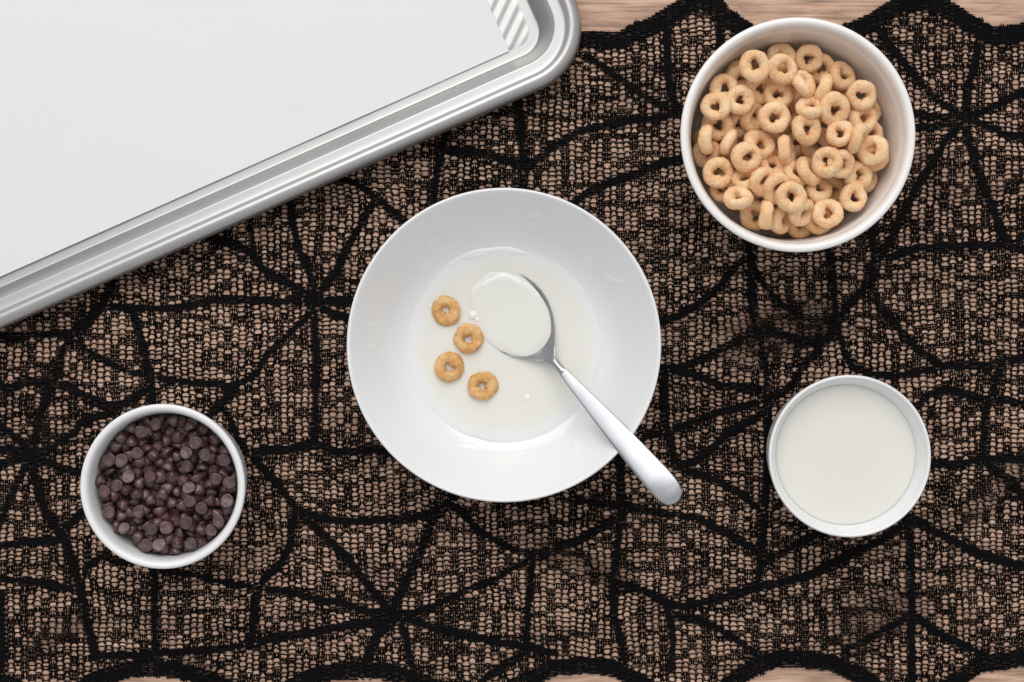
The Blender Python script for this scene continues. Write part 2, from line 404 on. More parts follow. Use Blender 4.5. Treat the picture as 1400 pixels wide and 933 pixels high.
# row threads (one per grid line j), scalloped between the pillars
for j in range(NJ):
    run = []
    sub = 4
    ks = np.arange(0, (NI - 1) * sub + 1)
    xs = (ks / sub + i0) * PX + np.where(ks % sub == 0, 1.25 * (1 - 2 * ((ks // sub + j) % 2)), 0)
    ph = (ks % sub) / sub
    colk = ks // sub
    arch = np.where(ph == 0, 0.9, np.where(ph == 0.5, -0.85, -0.45))
    zig = np.where(colk % 2 == 0, 1.15, -1.15) * np.where(ph == 0, 0.0, 1.0) * (0.6 + 0.9 * (vnoise(xs, np.full_like(xs, (j + j0) * PY), 45, 25) > -0.1))
    ys = (j + j0) * PY + arch + zig + 0.7 * vnoise(xs, np.full_like(xs, j * 40.0), 13, 21)
    wx, wy = warp(xs, ys)
    ok = (wy > y_top(wx) + 1) & (wy < y_bot(wx) - 1)
    rad = (1.0 + 0.28 * vnoise(wx, wy * 1.3, 24, 22) + np.where(ph == 0, 0.55, 0.0)) * px
    pts = W3(wx, wy, 0.00012)
    idx = np.where(ok)[0]
    if len(idx) < 2: continue
    for seg in np.split(idx, np.where(np.diff(idx) > 1)[0] + 1):
        if len(seg) > 2: tube_strip(net, pts[seg], rad[seg], 3, rad[seg] * 0.4)
# pillars: two fine threads side by side at each column line
for i in range(NI):
    for side in (-1, 1):
        sub = 2
        ys = (np.arange(0, (NJ - 1) * sub + 1) / sub + j0) * PY
        ph = np.arange(0, (NJ - 1) * sub + 1) % sub
        off = side * np.where(ph == 0, 1.45, 0.60) + 0.3 * vnoise(ys, np.full_like(ys, i * 31.0 + side), 9, 23)
        kk_ = np.arange(0, (NJ - 1) * sub + 1)
        xs = (i + i0) * PX + off + np.where(ph == 0, 1.25 * (1 - 2 * ((i + kk_ // sub) % 2)), 0)
        wx, wy = warp(xs, ys)
        ok = (wy > y_top(wx) + 1) & (wy < y_bot(wx) - 1)
        rad = (0.66 + 0.26 * vnoise(wx, wy, 20, 24)) * px
        pts = W3(wx, wy, 0.0)
        idx = np.where(ok)[0]
        if len(idx) < 2: continue
        for seg in np.split(idx, np.where(np.diff(idx) > 1)[0] + 1):
            if len(seg) > 2: tube_strip(net, pts[seg], rad[seg], 3, rad[seg] * 0.4)
# closed cells: extra fine verticals and a weft thread through them
# open lumps separated by closed seams (cellular pattern of the knit)
VCX, VCY = 31.0, 31.0
def cellular(x, y):
    f1 = np.full(x.shape, 1e9); f2 = np.full(x.shape, 1e9)
    R = np.random.RandomState(5); jx = R.rand(128, 128); jy = R.rand(128, 128)
    ci = np.floor(x / VCX).astype(int); cj = np.floor(y / VCY).astype(int)
    for a in (-1, 0, 1):
        for b in (-1, 0, 1):
            qx = (ci + a + 0.1 + 0.8 * jx[(ci + a) % 128, (cj + b) % 128]) * VCX
            qy = (cj + b + 0.1 + 0.8 * jy[(ci + a) % 128, (cj + b) % 128]) * VCY
            d = np.hypot(x - qx, (y - qy) * 1.05)
            f2 = np.where(d < f1, f1, np.minimum(f2, d)); f1 = np.minimum(f1, d)
    return f2 - f1
big_open = vnoise(gx0, gy0, 90, 34)
cl = cellular(gx0 + 6 * vnoise(gx0, gy0, 30, 35), gy0) - 6.0 - 3.0 * vnoise(gx0, gy0, 9, 33) + 2.6 * big_open
colbias = (nr.rand(NI)[:, None] ** 6) * -6 * (vnoise(gx0, gy0, 60, 36) > -0.1)
cl = cl + colbias
closed = cl < 0
tight = cl < -1.0
def short_tubes(buf, A, B, rad, sides=3):
    """many straight threads at once: A,B (n,3)"""
    n = len(A)
    if n == 0: return
    t = B - A; t /= np.maximum(np.linalg.norm(t, axis=1, keepdims=True), 1e-9)
    side = np.stack([-t[:, 1], t[:, 0], np.zeros(n)], 1); side /= np.maximum(np.linalg.norm(side, axis=1, keepdims=True), 1e-9)
    up = np.cross(t, side)
    a = np.arange(sides) / sides * 2 * math.pi + math.pi / 2
    ring = side[:, None, :] * np.cos(a)[None, :, None] + up[:, None, :] * np.sin(a)[None, :, None]
    rad = np.broadcast_to(np.asarray(rad, float), (n,))[:, None, None]
    v = np.concatenate([A[:, None, :] + ring * rad, B[:, None, :] + ring * rad], 1).reshape(-1, 3)
    base = np.arange(n)[:, None] * 2 * sides; j = np.arange(sides)[None, :]; j2 = (j + 1) % sides
    f = np.stack([base + j, base + j2, base + sides + j2, base + sides + j], -1).reshape(-1, 4)
    buf.add(v, f)
sel = closed & inside & (owner == -1)
I, J = np.where(sel)
for frac in (0.34, 0.67):
    xa = (I + i0 + frac) * PX + nr.uniform(-0.5, 0.5, len(I)); xb = xa + nr.uniform(-0.4, 0.4, len(I))
    ya = (J + j0) * PY; yb = ya + PY
    ax_, ay_ = warp(xa, ya); bx_, by_ = warp(xb, yb)
    short_tubes(net, W3(ax_, ay_), W3(bx_, by_), nr.uniform(0.85, 1.25, len(I)) * px, 3)
sel2 = tight & inside & (owner == -1)
I, J = np.where(sel2)
xa = (I + i0) * PX; ya = (J + j0 + 0.5) * PY + nr.uniform(-0.6, 0.6, len(I))
ax_, ay_ = warp(xa, ya); bx_, by_ = warp(xa + PX, ya + nr.uniform(-0.5, 0.5, len(I)))
short_tubes(net, W3(ax_, ay_), W3(bx_, by_), 0.9 * px, 3)
net_o = link('net', net.mesh('net'), M_yarnf, lace)
tag(net_o, kind='stuff')

# --- dense parts: close rows of thick weft cord, clipped to each strand
RS = 3.25                                     # cord pitch (px)
fx = np.arange(-170, 1570, 1.2); fy = np.arange(-30, 990, RS)
FX0, FY0 = np.meshgrid(fx, fy, indexing='ij')
FX, FY = warp(FX0, FY0 + 0.45 * np.sin(FX0 / PX * 2 * math.pi) * np.where((np.arange(len(fy)) % 2) == 0, 1, 0.6)[None, :])
fin = (FY > y_top(FX)) & (FY < y_bot(FX))
fown = np.full(FX.shape, -1)
def region(pl, m):
    a_ = np.array(pl, float)
    return (FX > a_[:, 0].min() - m) & (FX < a_[:, 0].max() + m) & (FY > a_[:, 1].min() - m) & (FY < a_[:, 1].max() + m)
jit = 0.9 * vnoise(FX, FY, 4.0, 61) + 0.8 * vnoise(FX, FY, 26, 62) + (np.random.RandomState(3).rand(1, len(fy)) - 0.5) * 0.8
def mark(pl, hw, code, onlyfree=True):
    m = region(pl, hw + 6) & fin & (fown == -1)
    idx = np.where(m)
    d = poly_dist(FX[idx], FY[idx], pl)
    ok = d + jit[idx] < hw
    fown[idx[0][ok], idx[1][ok]] = code
mark(TOP, 25, -2); mark(BOT, 24, -3)
for k, (hx, hy, hr) in enumerate(HUBS):
    d = np.hypot(FX - hx, (FY - hy) * 1.25)
    fown[(d < hr * (0.6 + 0.2 * vnoise(FX, FY, 12, 60))) & fin & (fown == -1)] = 1000 + k
for k, pl in enumerate(STRANDS):
    vert = abs(pl[-1][1] - pl[0][1]) > abs(pl[-1][0] - pl[0][0])
    mark(pl, (6.3 if vert else 5.5) + 0.7 * math.sin(k * 2.3), k)
def dense_part(name, code, rad=1.6, label=None):
    ii, jj = np.where(fown == code)
    if len(ii) == 0: return
    bf = Buf()
    for j in np.unique(jj):
        xi = np.sort(ii[jj == j])
        for seg in np.split(xi, np.where(np.diff(xi) > 3)[0] + 1):
            a0, a1_ = seg[0], seg[-1]
            if a1_ - a0 < 2: a0 -= 1; a1_ += 1
            a0 = max(a0, 0); a1_ = min(a1_, len(fx) - 1)
            n_ = max(2, int((a1_ - a0) / 2.4) + 1)
            q = np.unique(np.linspace(a0, a1_, n_).round().astype(int))
            x, y = FX[q, j], FY[q, j]
            rr = (rad + 0.22 * vnoise(x, y, 7, 70)) * px
            rr = np.broadcast_to(rr, (len(q),)).copy(); rr[0] *= 0.6; rr[-1] *= 0.6
            tube_strip(bf, W3(x, y, 0.00028 + (0.00008 if j % 2 else 0)), rr, 6, rr * 0.8)
    o = link(name, bf.mesh(name), M_yarn, lace)
    if label: o['label'] = label
for k in range(len(STRANDS)): dense_part('web_strand', k)
for k in range(len(HUBS)): dense_part('web_hub', 1000 + k)
dense_part('scalloped_border', -2, 1.42, 'dense scalloped border along the far edge of the cloth')
dense_part('scalloped_border', -3, 1.42, 'dense scalloped border along the near edge of the cloth')

# ------------------------------------------------------------------ baking sheet
e1 = np.array([-0.914, 0.4056]); e2 = np.array([-0.4056, -0.914])       # image axes (v down)
zr = 0.016
kz = S * (H - zr) / H
cpx = np.array([702.5, 35.0])
cen = np.array([(cpx[0] - 700) * kz, -(cpx[1] - 466.5) * kz])           # arc centre in metres
a1 = np.array([e1[0], -e1[1]]); a2 = np.array([e2[0], -e2[1]])           # world axes
R0 = 93.5 * kz
L1, L2 = 0.400, 0.285
# local frame: x along a1 (towards the left), y along a2 (towards the top); outer corner at (0,0)
org = cen - a1 * R0 - a2 * R0
def loc2w(x, y): return org[0] + a1[0] * x + a2[0] * y, org[1] + a1[1] * x + a2[1] * y
def rr_loop(t, r, nc=18, ns=8):
    """rounded rectangle inset by t, radius r (local coordinates)"""
    pts = []
    x0, y0, x1, y1 = t, t, L1 - t, L2 - t
    cs = [(x0 + r, y0 + r, math.pi), (x1 - r, y0 + r, 1.5 * math.pi), (x1 - r, y1 - r, 0), (x0 + r, y1 - r, 0.5 * math.pi)]
    arcs = []
    for (cx, cy, a0) in cs:
        arcs.append([(cx + r * math.cos(a0 + k / nc * math.pi / 2), cy + r * math.sin(a0 + k / nc * math.pi / 2)) for k in range(nc + 1)])
    for q in range(4):
        pts += arcs[q]
        p, n_ = arcs[q][-1], arcs[(q + 1) % 4][0]
        for k in range(1, ns): pts.append((p[0] + (n_[0] - p[0]) * k / ns, p[1] + (n_[1] - p[1]) * k / ns))
    return pts
pan = thing('baking_sheet', (*loc2w(L1 / 2, L2 / 2), 0.001), 'silver aluminium baking sheet with rolled rim in the upper left corner', 'baking sheet')
def pan_sweep(prof):
    V = []; 
    for (t, z) in prof:
        r = max(R0 - t, 0.0066)
        for (x, y) in rr_loop(t, r):
            wx, wy = loc2w(x, y); V.append((wx - pan.location.x, wy - pan.location.y, z - pan.location.z))
    n = len(V) // len(prof); F = []
    for a in range(len(prof) - 1):
        for k in range(n):
            k2 = (k + 1) % n
            F.append((a * n + k, a * n + k2, (a + 1) * n + k2, (a + 1) * n + k))
    return V, F
mm = lambda L: [(a * MM, b * MM) for a, b in L]
rim_prof = smooth_profile([(3.2, 10.6), (1.4, 10.0), (0.3, 11.0), (0.1, 12.4), (0.8, 14.0), (2.0, 15.1), (3.2, 15.65), (4.1, 15.8), (4.9, 15.62), (5.6, 15.2), (6.2, 14.65), (6.9, 14.22), (7.8, 14.05), (9.2, 13.98), (10.5, 13.95)], 5)
V, F = pan_sweep(mm(rim_prof))
b_ = Buf(); b_.add(V, F); link('rolled_rim', b_.mesh('rolled_rim'), M_alu, pan)
wall_prof = smooth_profile([(10.4, 13.92), (10.9, 13.86), (11.15, 13.72), (11.4, 13.4), (11.7, 12.95), (12.4, 11.85), (14.0, 8.6), (15.6, 5.2), (16.6, 3.05), (17.1, 2.45), (18.2, 2.3), (21.0, 2.28)], 5)
V, F = pan_sweep(mm(wall_prof))
V2, F2 = pan_sweep(mm([(21.0, 1.1), (16.9, 1.5), (15.3, 4.4), (13.3, 8.6), (11.7, 11.9), (8.6, 13.4)]))
b_ = Buf(); b_.add(V, F); b_.add(V2, F2); link('side_wall', b_.mesh('side_wall'), M_alu, pan)
# corrugated floor
def pan_floor():
    # fine near the bare corner, coarse beneath the paper
    def axis(L): return np.concatenate([np.arange(0.0185, 0.075, 0.00055), np.linspace(0.075, L - 0.0185, 60)])
    xs, ys = axis(L1), axis(L2)
    Xg, Yg = np.meshgrid(xs, ys, indexing='ij')
    # ridge direction at 66 degrees in the picture
    wx = org[0] + a1[0] * Xg + a2[0] * Yg; wy = org[1] + a1[1] * Xg + a2[1] * Yg
    ang = math.radians(65)
    d = wx * math.sin(ang) - wy * math.cos(ang)
    ph = (d / 0.0046 + 0.30) * 2 * math.pi
    c = np.cos(ph)
    ridge = 0.5 + 0.5 * c
    # distance to the rounded floor edge
    def sd(t, r):
        qx = np.abs(Xg - L1 / 2) - (L1 / 2 - t - r); qy = np.abs(Yg - L2 / 2) - (L2 / 2 - t - r)
        return -(np.sqrt(np.maximum(qx, 0) ** 2 + np.maximum(qy, 0) ** 2) + np.minimum(np.maximum(qx, qy), 0) - r)
    e = np.clip((sd(0.0195, 0.010) - 0.0002) / 0.0032, 0, 1); e = e * e * (3 - 2 * e)
    far = np.clip((0.075 - np.maximum(Xg * 0, np.minimum(Xg, 1))) / 0.002, 0, 1) * np.clip((0.075 - Yg) / 0.002, 0, 1)
    z = 0.00215 + 0.00042 * ridge * e * far
    n, m = Xg.shape
    V = np.stack([wx - pan.location.x, wy - pan.location.y, z - pan.location.z], -1).reshape(-1, 3)
    i = np.arange(n - 1)[:, None] * m; j = np.arange(m - 1)[None, :]
    F = np.stack([i + j, i + j + 1, i + m + j + 1, i + m + j], -1).reshape(-1, 4)
    return V, F
V, F = pan_floor()
b_ = Buf(); b_.add(V, F); link('corrugated_floor', b_.mesh('corrugated_floor'), M_alu, pan)

# parchment paper
zp = 0.0034
pc = np.array(P(696, 70, zp)[:2])
def paper():
    nx, ny = 90, 70; w, h = 0.355, 0.240
    V = []; top = []
    for a in range(nx + 1):
        for c in range(ny + 1):
            x, y = w * a / nx, h * c / ny
            p = pc + a1 * x + a2 * y
            z = zp + 0.00035 * float(vnoise(p[0], p[1], 0.06, 80)) + 0.00012 * float(vnoise(p[0], p[1], 0.02, 81))
            V.append((p[0], p[1], z))
    V = np.array(V); n = len(V)
    m = ny + 1
    i = np.arange(nx)[:, None] * m; j = np.arange(ny)[None, :]
    F = np.stack([i + j, i + j + 1, i + m + j + 1, i + m + j], -1).reshape(-1, 4)
    V2 = V - np.array([0, 0, 0.00009])
    bd = [k * m for k in range(nx + 1)] + [nx * m + k for k in range(1, m)] + [k * m + ny for k in range(nx - 1, -1, -1)] + [k for k in range(ny - 1, 0, -1)]
    E = np.array([(bd[k], bd[(k + 1) % len(bd)], bd[(k + 1) % len(bd)] + n, bd[k] + n) for k in range(len(bd))])
    b_ = Buf(); b_.add(np.concatenate([V, V2, V, V2]), np.concatenate([F, F[:, ::-1] + n, E + 2 * n])); return b_
pap = link('parchment_paper', paper().mesh('parchment_paper', True), M_paper)
tag(pap, 'white sheet of parchment paper lining the silver baking sheet', 'paper')

# ------------------------------------------------------------------ vessels
ZL = 0.0016         # cloth thickness under the vessels
def vessel(name, cpx_, zrim, prof, mat, label, rimprof=None, seg=160):
    x, y, _ = P(cpx_[0], cpx_[1], zrim)
    v, f = lathe([(r * MM, z * MM - ZL) for r, z in prof], seg)
    bf = Buf(); bf.add(v, f)
    o = link(name, bf.mesh(name), mat, None, (x, y, ZL))
    return tag(o, label, 'bowl')
# large bowl: rim radius 59.8, height 42
big = smooth_profile([(0.0, 4.2), (20, 4.2), (24, 3.6), (25.5, 1.8), (27.5, 1.7), (29.0, 3.4), (33, 6.8), (42, 13.6), (50.5, 23.0), (57.0, 33.0), (60.0, 38.2),
                      (60.6, 39.3), (60.0, 39.9), (59.1, 39.3), (57.2, 36.2), (53.0, 29.4), (48.6, 23.0), (44.2, 17.9), (39.6, 14.9), (33, 12.9), (22, 11.2), (0, 10.6)], 5)
bowl = vessel('mixing_bowl', (689, 472), 0.0395, big, M_cer, 'large white bowl in the middle with milk, four oat rings and a spoon in it')
bx, by = bowl.location.x, bowl.location.y
# cereal ramekin: rim radius 43.7, height 58
ram1 = smooth_profile([(0, 3.6), (26, 3.6), (30, 2.2), (33, 1.8), (34.8, 3.2), (36.2, 8), (38.0, 20), (39.8, 34), (41.4, 46), (42.8, 53.5), (43.7, 56.5), (43.9, 57.8),
                       (43.4, 58.7), (42.2, 58.9), (41.2, 58.2), (40.5, 56.6), (40.1, 54.4), (39.6, 52.6), (39.2, 50.4), (38.4, 44), (37.3, 34), (36.3, 24), (33.5, 20.0), (26, 19), (0, 19)], 5)
rcup = vessel('cereal_bowl', (1091, 184.5), 0.058, ram1, M_cerw, 'warm white round dish heaped with toasted oat rings, upper right')
# milk ramekin
ram2 = smooth_profile([(0, 3.4), (18, 3.4), (21, 2.0), (24, 1.8), (25.6, 3.2), (27.0, 8), (28.6, 18), (29.8, 28), (30.8, 35.5), (31.25, 38.8), (31.2, 39.9),
                       (30.6, 40.4), (29.9, 39.8), (29.4, 38.0), (28.0, 34.6), (27.0, 31), (25.6, 22), (23, 10), (18, 6), (0, 5.6)], 5)
mcup = vessel('milk_bowl', (1162, 624), 0.040, ram2, M_cerr, 'small white dish filled with milk on the right side')
# chips ramekin
ram3 = smooth_profile([(0, 3.4), (18, 3.4), (22, 2.0), (25, 1.8), (26.6, 3.2), (27.8, 8), (29.2, 18), (30.6, 28), (31.5, 34.5), (31.9, 36.8), (31.7, 37.9),
                       (30.9, 38.4), (29.8, 38.1), (29.0, 37.0), (28.5, 35.0), (28.1, 31), (27.6, 24), (26.6, 19), (24, 16.5), (18, 15.8), (0, 15.6)], 5)
ccup = vessel('chocolate_bowl', (222, 665.5), 0.038, ram3, M_cerr, 'small white dish filled with dark chocolate chips, lower left')

def disc(r, z, dome=0.0, menisc=0.0006, n=40, seg=128, ripple=0.0, seed=0, wob=0.0):
    pr = [(0.0, z + dome)]
    for k in range(1, n + 1):
        q = k / n
        pr.append((r * q, z + dome * (1 - q * q) + menisc * math.exp((q - 1) * r / 0.0007)))
    pr.append((r + 0.0006, z - 0.0004) if menisc == 0 else (r * 1.0, z - 0.0025))
    v, f = lathe(pr, seg)
    if wob:
        t_ = np.arctan2(v[:, 1], v[:, 0]); q_ = np.hypot(v[:, 0], v[:, 1]) / r
        k_ = 1 + wob * q_ ** 3 * (0.5 * np.sin(2 * t_ + 1) + 0.35 * np.sin(3 * t_ + 4) + 0.3 * np.sin(5 * t_ + 2) + 0.15 * np.sin(11 * t_))
        v[:, 0] *= k_; v[:, 1] *= k_
    if ripple:
        v[:, 2] += ripple * vnoise(v[:, 0], v[:, 1], 0.009, seed)
    return v, f
def liquid(name, parent_loc, r, z, label, cat, mat, **kw):
    v, f = disc(r, 0, **kw)
    bf = Buf(); bf.add(v, f)
    o = link(name, bf.mesh(name), mat, None, (parent_loc[0], parent_loc[1], z))
    return tag(o, label, cat)
liquid('milk_pool', (bx, by), 0.0402, 0.0147, 'shallow pool of milk in the bottom of the large bowl', 'milk', M_milks, ripple=0.00006, seed=90, wob=0.035, menisc=0)
liquid('milk_serving', (mcup.location.x, mcup.location.y), 0.02735, 0.0323, 'still milk filling the small dish on the right', 'milk', M_milk, menisc=0.0004)

# smears of milk on the inner wall of the large bowl
inner = big[len(big) - 61:]
inner = [q for q in big if True]
ri = np.array([q[0] for q in big[13 * 5:]])[::-1]; zi = np.array([q[1] for q in big[13 * 5:]])[::-1]
assert (np.diff(ri) >= -1e-6).all()
def smear(name, a0, a1_, r0, r1, label, seed, thr, amp=0.00045, stretch=3.0, slant=0.0):
    """film of milk on the wall between two bearings (image degrees, clockwise from right) and radii in mm"""
    na, nrad = 90, 46
    A = np.radians(np.linspace(a0, a1_, na))[:, None] * np.ones((1, nrad)); R = np.linspace(r0, r1, nrad)[None, :] * np.ones((na, 1))
    z = np.interp(R.ravel(), ri, zi).reshape(R.shape)
    dz = (np.interp(R.ravel() + 0.5, ri, zi) - np.interp(R.ravel() - 0.5, ri, zi)).reshape(R.shape)
    u = (A * R.mean()); w = R
    u2 = u * math.cos(slant) + w * math.sin(slant); w2 = -u * math.sin(slant) + w * math.cos(slant)
    f = vnoise(u2, w2 * stretch, 5.0, seed) * 0.8 + vnoise(u2, w2 * stretch, 2.0, seed + 1) * 0.35
    ea = np.linspace(-1, 1, na)[:, None]; er = np.linspace(-1, 1, nrad)[None, :]
    f = f - 1.6 * (np.abs(ea) ** 3 + np.abs(er) ** 3) - thr
    th = np.where(f > 0, amp * 550 * (1 - np.exp(-(f * 3.2) ** 1.5)), np.maximum(f, -0.35) * 0.6)
    nrm = np.sqrt(1 + dz * dz)
    rr_ = R - dz / nrm * th; zz = z + th / nrm
    V = np.stack([rr_ * np.cos(-A), rr_ * np.sin(-A), zz - ZL * 1000], -1).reshape(-1, 3) * MM
    i = np.arange(na - 1)[:, None] * nrad; j = np.arange(nrad - 1)[None, :]
    F = np.stack([i + j, i + nrad + j, i + nrad + j + 1, i + j + 1], -1).reshape(-1, 4)
    bf = Buf(); bf.add(V, F)
    o = link(name, bf.mesh(name), M_film_glint, None, (bx, by, ZL))
    return tag(o, label, 'milk smear')
smear('milk_smear', 34, 66, 39, 56, 'streaky white milk smear below the spoon handle inside the large bowl', 210, -0.02, stretch=2.6, slant=1.1, amp=0.00045)
smear('milk_smear', 70, 122, 38, 50, 'broad faint milk smear at the lower edge of the milk in the large bowl', 220, -0.05, stretch=2.4, slant=0.15, amp=0.0004)
smear('milk_smear', 203, 250, 42, 54, 'thin curved milk streak on the upper left wall of the large bowl', 231, 0.15, stretch=4.0, slant=0.15, amp=0.0004)
smear('milk_smear', 305, 345, 41, 56, 'short milk streak on the upper right wall of the large bowl', 244, 0.18, stretch=4.0, slant=0.8, amp=0.0004)
smear('milk_smear', 165, 200, 43, 57, 'fine trickle marks of milk on the left wall of the large bowl', 252, 0.2, stretch=2.4, slant=1.4, amp=0.0003)
smear('milk_smear', 250, 300, 44, 57, 'faint milk marks on the upper wall of the large bowl', 262, 0.28, stretch=4.0, slant=0.1, amp=0.0003)
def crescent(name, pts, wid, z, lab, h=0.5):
    """highlight on the milk, shaped as a low white ridge along a curve given in photo pixels"""
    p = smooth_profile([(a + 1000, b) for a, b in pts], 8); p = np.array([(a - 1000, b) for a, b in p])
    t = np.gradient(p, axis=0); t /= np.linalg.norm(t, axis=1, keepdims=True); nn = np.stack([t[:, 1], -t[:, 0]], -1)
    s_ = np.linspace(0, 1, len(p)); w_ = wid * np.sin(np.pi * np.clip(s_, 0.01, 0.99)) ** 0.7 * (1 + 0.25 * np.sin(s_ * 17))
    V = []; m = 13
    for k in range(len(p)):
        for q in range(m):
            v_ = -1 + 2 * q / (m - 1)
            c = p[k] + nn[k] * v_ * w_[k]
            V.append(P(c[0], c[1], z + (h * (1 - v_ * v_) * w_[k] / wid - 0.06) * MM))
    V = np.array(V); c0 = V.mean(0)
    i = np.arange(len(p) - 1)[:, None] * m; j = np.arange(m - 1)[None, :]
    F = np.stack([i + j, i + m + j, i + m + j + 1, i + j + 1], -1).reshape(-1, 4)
    bf = Buf(); bf.add(V - c0, F); o = link(name, bf.mesh(name), M_film_glint, None, tuple(c0)); return tag(o, lab, 'milk ridge')
crescent('highlight_arc', [(608, 366), (628, 353), (655, 345), (690, 341), (728, 349)], 5.5, 0.0148, 'thin white highlight crescent modelled along the upper shore of the milk in the large bowl', 0.35)  # window reflection at the milk's edge, modelled as a white ridge

# ------------------------------------------------------------------ oat rings
def ring_mesh(name, seed, R=3.72, rr=2.08, rz=2.4, rough=0.22):
    r = random.Random(seed); na, nb = 40, 20
    a = np.arange(na)[:, None] / na * 2 * math.pi; b = np.arange(nb)[None, :] / nb * 2 * math.pi
    rw = rr * (1 + 0.10 * np.sin(a + r.uniform(0, 6)) + 0.07 * np.sin(2 * a + r.uniform(0, 6)) + 0.05 * np.sin(5 * a + r.uniform(0, 6)))
    # the hole is irregular, slightly three-cornered
    inn = 1 + (0.16 * np.cos(3 * a + r.uniform(0, 6)) + 0.10 * np.cos(2 * a + r.uniform(0, 6))) * np.maximum(0, -np.cos(b)) ** 1.5
    cosb = np.sign(np.cos(b)) * np.abs(np.cos(b)) ** 0.92
    rad = R * (1 + 0.035 * np.sin(2 * a + r.uniform(0, 6))) + rw * cosb * inn
    z = rz * (1 + 0.06 * np.sin(a + r.uniform(0, 6))) * np.sin(b)
    z = z + 0.35 * np.sin(2 * a + r.uniform(0, 6))
    x = rad * np.cos(a); y = rad * np.sin(a); z = z + 0 * x
    # fine lumps
    for sc, am in ((1.3, rough), (0.6, rough * 0.55)):
        d = vnoise(x + z * 1.7 + seed * 3.1, y - z * 1.3 + seed, sc, 300) * am
        x = x + d * np.cos(a) * np.cos(b); y = y + d * np.sin(a) * np.cos(b); z = z + d * np.sin(b)
    V = np.stack([x, y, z], -1).reshape(-1, 3) * MM
    i = np.arange(na)[:, None] * nb; i2 = ((np.arange(na) + 1) % na)[:, None] * nb; j = np.arange(nb)[None, :]; j2 = (j + 1) % nb
    F = np.stack([i + j, i2 + j, i2 + j2, i + j2], -1).reshape(-1, 4)
    return mesh_np(name, V, F)
ring_meshes = [ring_mesh('oat_ring', k) for k in range(9)]
for m_ in ring_meshes: m_.materials.append(M_oat)
wet = [ring_mesh('soaked_ring', 40 + k, 3.72, 2.16, 2.25, 0.40) for k in range(4)]
for m_ in wet: m_.materials.append(M_oatw)
for k, (u, v_, lab, rot) in enumerate([(610, 424.5, 'uppermost of the golden oat rings floating in the milk, left of the spoon', 0.3),
                                  (640.5, 463.5, 'golden oat ring floating nearest to the spoon in the milk', 1.9),
                                  (614, 502.5, 'golden oat ring floating at the left, below the uppermost pair', 3.4),
                                  (659.5, 528, 'lowest golden oat ring floating in the milk of the large bowl', 4.9)]):
    o = link('oat_ring', wet[k], None, None, P(u, v_, 0.0154)); o.rotation_euler = (rng.uniform(-.06, .06), rng.uniform(-.06, .06), rot)
    tag(o, lab, 'cereal', 'oat rings floating in the milk')

class Pile:
    def __init__(s): s.c = np.zeros((0, 3)); s.r = np.zeros(0)
    def rest(s, offs, rad, x, y, floor):
        p = offs + np.array([x, y, 0.0])
        z = (floor + rad - p[:, 2]).max()
        if len(s.c):
            near = (np.abs(s.c[:, 0] - x) < 0.011) & (np.abs(s.c[:, 1] - y) < 0.011)
            if near.any():
                c = s.c[near]; rj = s.r[near]
                d2 = (p[:, None, 0] - c[None, :, 0]) ** 2 + (p[:, None, 1] - c[None, :, 1]) ** 2
                sr = rad[:, None] + rj[None, :]
                h = np.where(d2 < sr ** 2, c[None, :, 2] + np.sqrt(np.maximum(sr ** 2 - d2, 0)) - p[:, None, 2], -1)
                z = max(z, h.max())
        return z
    def put(s, offs, rad, x, y, z):
        s.c = np.concatenate([s.c, offs + np.array([x, y, z])]); s.r = np.concatenate([s.r, rad])

def ring_spheres(M):
    a = np.arange(14) / 14 * 2 * math.pi
    p = np.stack([3.6 * np.cos(a), 3.6 * np.sin(a), 0 * a], -1) * MM
    return np.array([list(M @ Vector(q)) for q in p]), np.full(14, 1.92 * MM)

